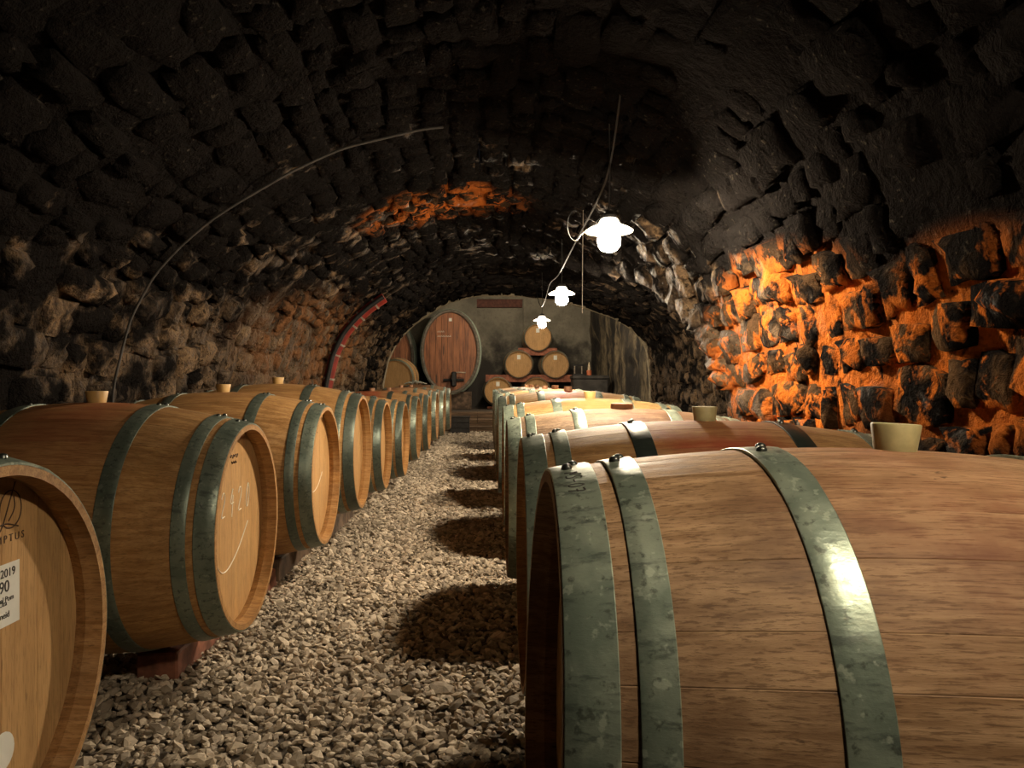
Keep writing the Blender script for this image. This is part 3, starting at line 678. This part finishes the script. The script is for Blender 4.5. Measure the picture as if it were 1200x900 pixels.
# red pipe with brackets
pr = thing('red_pipe', 'red painted pipe with brackets curving up the stone wall', 'pipe', (-1.72, 8.1, .8))
tt = np.linspace(.74, .36, 30); pp = [surf('L', np.array(t), np.array(8.1)) + normal('L', np.array(t), np.array(8.1))[0]*.085 - np.array([-1.72, 8.1, .8]) for t in tt]
obj('pipe_run', tube('pipe_run', [tuple(p) for p in pp], .055, M['redpipe'], 14), pr)
obj('groove_line', tube('groove_line', [tuple(np.array(p)+np.array([0, -.075, .0])) for p in pp], .025, M['black'], 8), pr)  # dark groove line beside the pipe, put in as a black tube
for k in (3, 9, 12, 18, 21, 26):
    obj('bracket', tube('bracket', [tuple(pp[k] + (pp[k+1]-pp[k])*q) for q in (0, .45)], .064, M['bracket'], 14), pr)

# ------------------------------------------------------------------ far end: steps, crate, casks, pyramid
stp = thing('wooden_steps', 'low worn wooden steps closing the end of the gravel aisle', 'steps', (-.3, 13.7, 0))
for i in range(3):
    for j in range(2):
        x0, x1 = (-.85, .1) if j == 0 else (.105, 1.5)
        box('step_board', (x0, i*.26, 0.0 if i == 0 else i*PLAT/3-.01), (x1, i*.26+.30, (i+1)*PLAT/3-.004), M['step'], stp, .008, .004)
struct(box('floor_platform', (-3.5, 14.55, 0), (2.6, YB, PLAT-.002), M['soil']))
cr = thing('dark_crate', 'small dark crate on the gravel before the wooden steps', 'crate', (-.49, 13.45, 0))
for i in range(3): box('crate_board', (-.17, -.13, .01+.095*i), (.17, -.11, .095*(i+1)), M['darkbox'], cr, .003)
box('crate_lid', (-.18, -.14, .29), (.18, .14, .305), M['darkbox'], cr, .003); box('crate_body', (-.165, -.109, .0), (.165, .13, .289), M['darkbox'], cr, .003)

def end_barrel(x, yf, z, label, tone=.3, wear=.4, lab=True, K=None):
    K = K or KS
    t = barrel(K, (x, yf + K.L/2, z), -PI/2, label, 'barrels stacked on the platform', tone, wear, 0, None, .8)
    if lab: box('paper_label', (K.L/2-.05+.0002, -.035, K.Rb+.10), (K.L/2-.05+.0015, .035, K.Rb+.19), M['paper'], t)
    return t
end_barrel(1.02, 15.7, CZ+.955, 'barrel at the top of the pyramid, facing the aisle')
end_barrel(.63, 15.7, CZ+.405, 'barrel in the middle tier of the pyramid, nearer the oval cask')
end_barrel(1.38, 15.72, CZ+.395, 'barrel in the middle tier of the pyramid, nearer the grey cabinet', .5, .6)
end_barrel(.20, 15.7, CZ-.145, 'barrel in the bottom tier of the pyramid, nearer the oval cask', .05, .3)
end_barrel(.99, 15.74, CZ-.145, 'barrel in the bottom tier of the pyramid, nearer the grey cabinet', .3, .5, False)
def cradle(x0, x1, zc, tops, bots, label, yf=15.78):
    n = 60; xs = np.linspace(x0, x1, n); up, dn = [], []; R0 = .290
    for x in xs:
        zt, zb = zc + .075, zc - .075
        for c, z in tops:
            if abs(x-c) < R0: zt = min(zt, z - math.sqrt(R0*R0-(x-c)**2))
        for c, z in bots:
            if abs(x-c) < R0: zb = max(zb, z + math.sqrt(R0*R0-(x-c)**2))
        if zt - zb < .012: m_ = (zt+zb)/2; zt, zb = m_+.006, m_-.006
        up.append(zt); dn.append(zb)
    bm = bmesh.new(); a = [[bm.verts.new((x, y, z)) for x, z in zip(xs, q)] for y in (yf, yf+.07) for q in (up, dn)]
    for i in range(n-1):
        bm.faces.new((a[0][i], a[0][i+1], a[1][i+1], a[1][i])); bm.faces.new((a[2][i], a[3][i], a[3][i+1], a[2][i+1]))
        bm.faces.new((a[0][i], a[2][i], a[2][i+1], a[0][i+1])); bm.faces.new((a[1][i], a[1][i+1], a[3][i+1], a[3][i]))
    for i in (0, n-1): bm.faces.new((a[0][i], a[1][i], a[3][i], a[2][i]))
    return tag(obj('barrel_cradle', bm_mesh('barrel_cradle', bm, M['cradle'])), label, 'cradle', 'cradles in the pyramid')
T = [(1.02, CZ+.955)]; Md = [(.63, CZ+.405), (1.38, CZ+.395)]; Bt = [(.20, CZ-.145), (.99, CZ-.145)]
cradle(.62, 1.42, CZ+.665, T, Md, 'red scalloped wooden cradle under the top barrel of the pyramid')
cradle(-.05, 1.72, CZ+.115, Md, Bt, 'long red scalloped wooden cradle under the middle tier of the pyramid')
for x, nm in ((.20, 'oval cask'), (.99, 'grey cabinet')): tag(box('barrel_block', (-.22, 0, 0), (.22, .10, CZ-.145-.322-PLAT), M['cradle'], None, .004, 0, (x, 15.95, PLAT)), 'flat red wooden block under the bottom tier barrel nearer the %s' % nm, 'block', 'blocks under the pyramid')

def oval_cask(x, yf, z, a, b, label, tap=True):
    t = thing('oval_cask', label, 'cask', (x, yf, z-b-.06)); up = (0, 0, b+.06); D = .85
    nb = 9; cuts = np.linspace(-1, 1, nb+1); ia, ib = a*.90, b*.925
    for i in range(nb):
        y0, y1 = cuts[i]*ia+.002, cuts[i+1]*ia-.002; ys = np.linspace(y0, y1, 6); zz = ib*np.sqrt(np.maximum(1-(ys/ia)**2, 0))
        poly = list(zip(ys, zz)) + list(zip(ys[::-1], -zz[::-1])); bm = bmesh.new()
        f0 = [bm.verts.new((p, .06+.002*(i % 2), q)) for p, q in poly]; f1 = [bm.verts.new((p, .10, q)) for p, q in poly]
        bm.faces.new(f0); bm.faces.new(f1)
        for k in range(len(poly)): j = (k+1) % len(poly); bm.faces.new((f0[k], f0[j], f1[j], f1[k]))
        bmesh.ops.remove_doubles(bm, verts=bm.verts, dist=1e-5); obj('head_board', bm_mesh('head_board', bm, M['cask']), t, up)
    n = 64
    def ring(name, prof, mat):
        vs, fs = [], []
        for s_, y in prof:
            for i in range(n): an = 2*PI*i/n; vs.append(((a+s_)*math.cos(an), y, (b+s_)*math.sin(an)))
        for j in range(len(prof)-1):
            for i in range(n): k = (i+1) % n; fs.append((j*n+i, j*n+k, (j+1)*n+k, (j+1)*n+i))
        bm = bmesh.new(); vv = [bm.verts.new(v) for v in vs]; [bm.faces.new([vv[i] for i in f]) for f in fs]
        return obj(name, bm_mesh(name, bm, mat, 40), t, up)
    ring('stave_shell', [(-.06, .10), (-.058, .01), (-.045, 0), (-.012, 0), (0, .01), (.035, D/2), (0, D), (-.3, D)], M['rim'])
    for y0 in (.03, .16, .34): ring('hoop', [(.004+y0*.07, y0), (.010+y0*.07, y0), (.012+y0*.07, y0+.06), (.006+y0*.07, y0+.06)], M['hoop'])
    box('paper_label', (-.03, .050, b*.72), (.03, .059, b*.72+.065), M['paper'], t, 0, 0, up)
    for zz, w_ in ((b*.46, .14), (b*.35, .30)):
        obj('chalk_line', strokes_mesh('chalk_line', [[(-.26+.035*i, zz), (-.245+.035*i, zz+.03), (-.235+.035*i, zz)] for i in range(int(w_/.035))], lambda u, v: (u, .057, v), M['chalk'], .005), t, up)
    if tap:
        tp = obj('tap', lathe('tap', [(.05, 0), (.05, .05), (.03, .06), (.03, .16), (.045, .17), (.045, .22)], M['black'], 16), t, (.08, .06, .06+b*.36), (PI/2, 0, 0))
        obj('tap_body', bm_mesh('tap_body', box_bm((-.05, -.20, -.16), (.05, -.06, .14), .02), M['black']), t, (.08, .06, .06+b*.36))
        obj('tap_handle', tube('tap_handle', [(-.03, -.13, .12), (.10, -.14, .125), (.24, -.14, .12)], .014, M['bracket'], 8), t, (.08, .06, .06+b*.36))
        obj('door_bar', tube('door_bar', [(-.22, -.03, -.03), (.20, -.03, -.03)], .03, M['black'], 8), t, (.08, .06, .06+b*.36))
    for y0 in (.15, .62): box('cradle_foot', (-a*.7, y0, -(z-b-.06-PLAT)), (a*.7, y0+.12, .10), M['beam'], t, .01)
    return t
oval_cask(-.77, 15.6, CZ+.66, .60, .86, 'tall oval red wooden cask with a black tap')
oval_cask(-2.12, 15.9, CZ+.55, .58, .84, 'oval wooden cask half hidden behind the end of the stone wall', False)
t = end_barrel(-1.60, 13.15, CZ+.10, 'single oak barrel facing the aisle beyond the end of the stone wall', .1, .3, False, KL)
del t['group']
for s_ in (0, .55):
    tag(box('trestle', (-.40, -.05, 0), (.40, .05, CZ+.10-.345-.018), M['beam'], None, .01, 0, (-1.60, 13.35+s_, 0)), 'dark trestle under the %s half of the single barrel beyond the stone wall' % ('front' if s_ == 0 else 'back'), 'trestle', 'trestles under the single barrel')
bm = bmesh.new(); bmesh.ops.create_grid(bm, x_segments=10, y_segments=6, size=.5)
for v in bm.verts: v.co = Vector((v.co.x*.34, v.co.y*.2, random.uniform(0, .07)*(1-abs(v.co.x)*1.6)))
bmesh.ops.solidify(bm, geom=bm.faces, thickness=.006)
tag(obj('plastic_sheet', bm_mesh('plastic_sheet', bm, M['plastic'], 60), None, (-1.10, 11.65, CZ-.376+.367+.008), (0, 0, .1)), 'crumpled pale plastic sheet lying on the barrel before the steps', 'sheet')
# grey cabinet with things on top
cb = thing('grey_cabinet', 'dark grey cabinet beside the barrel pyramid', 'cabinet', (2.0, 15.15, PLAT))
box('cabinet_body', (-.34, -.2, 0), (.34, .3, .62), M['cabinet'], cb, .01); box('cabinet_top', (-.36, -.22, .62), (.36, .31, .69), M['cabinet'], cb, .01); box('cabinet_door', (-.32, -.215, .04), (.32, -.2, .56), M['cabinet'], cb, .004)
ch = thing('candle', 'pale candle in an orange holder on the grey cabinet', 'candle', (1.98, 15.05, PLAT+.69))
obj('holder', lathe('holder', [(.045, 0), (.05, .09), (.044, .10)], M['orange'], 16), ch); obj('candle_stick', lathe('candle_stick', [(.026, .09), (.03, .14), (.02, .20), (.008, .26)], M['wax'], 12), ch)
pm = thing('small_pump', 'small dark pump with two posts on the grey cabinet', 'pump', (1.78, 15.08, PLAT+.69))
box('pump_base', (-.11, -.06, 0), (.11, .06, .03), M['black'], pm, .004)
for x in (-.08, .06): obj('post', lathe('post', [(.012, .03), (.012, .19)], M['bracket'], 10), pm, (x, 0, 0))
box('crossbar', (-.10, -.02, .185), (.10, .02, .215), M['black'], pm, .004)
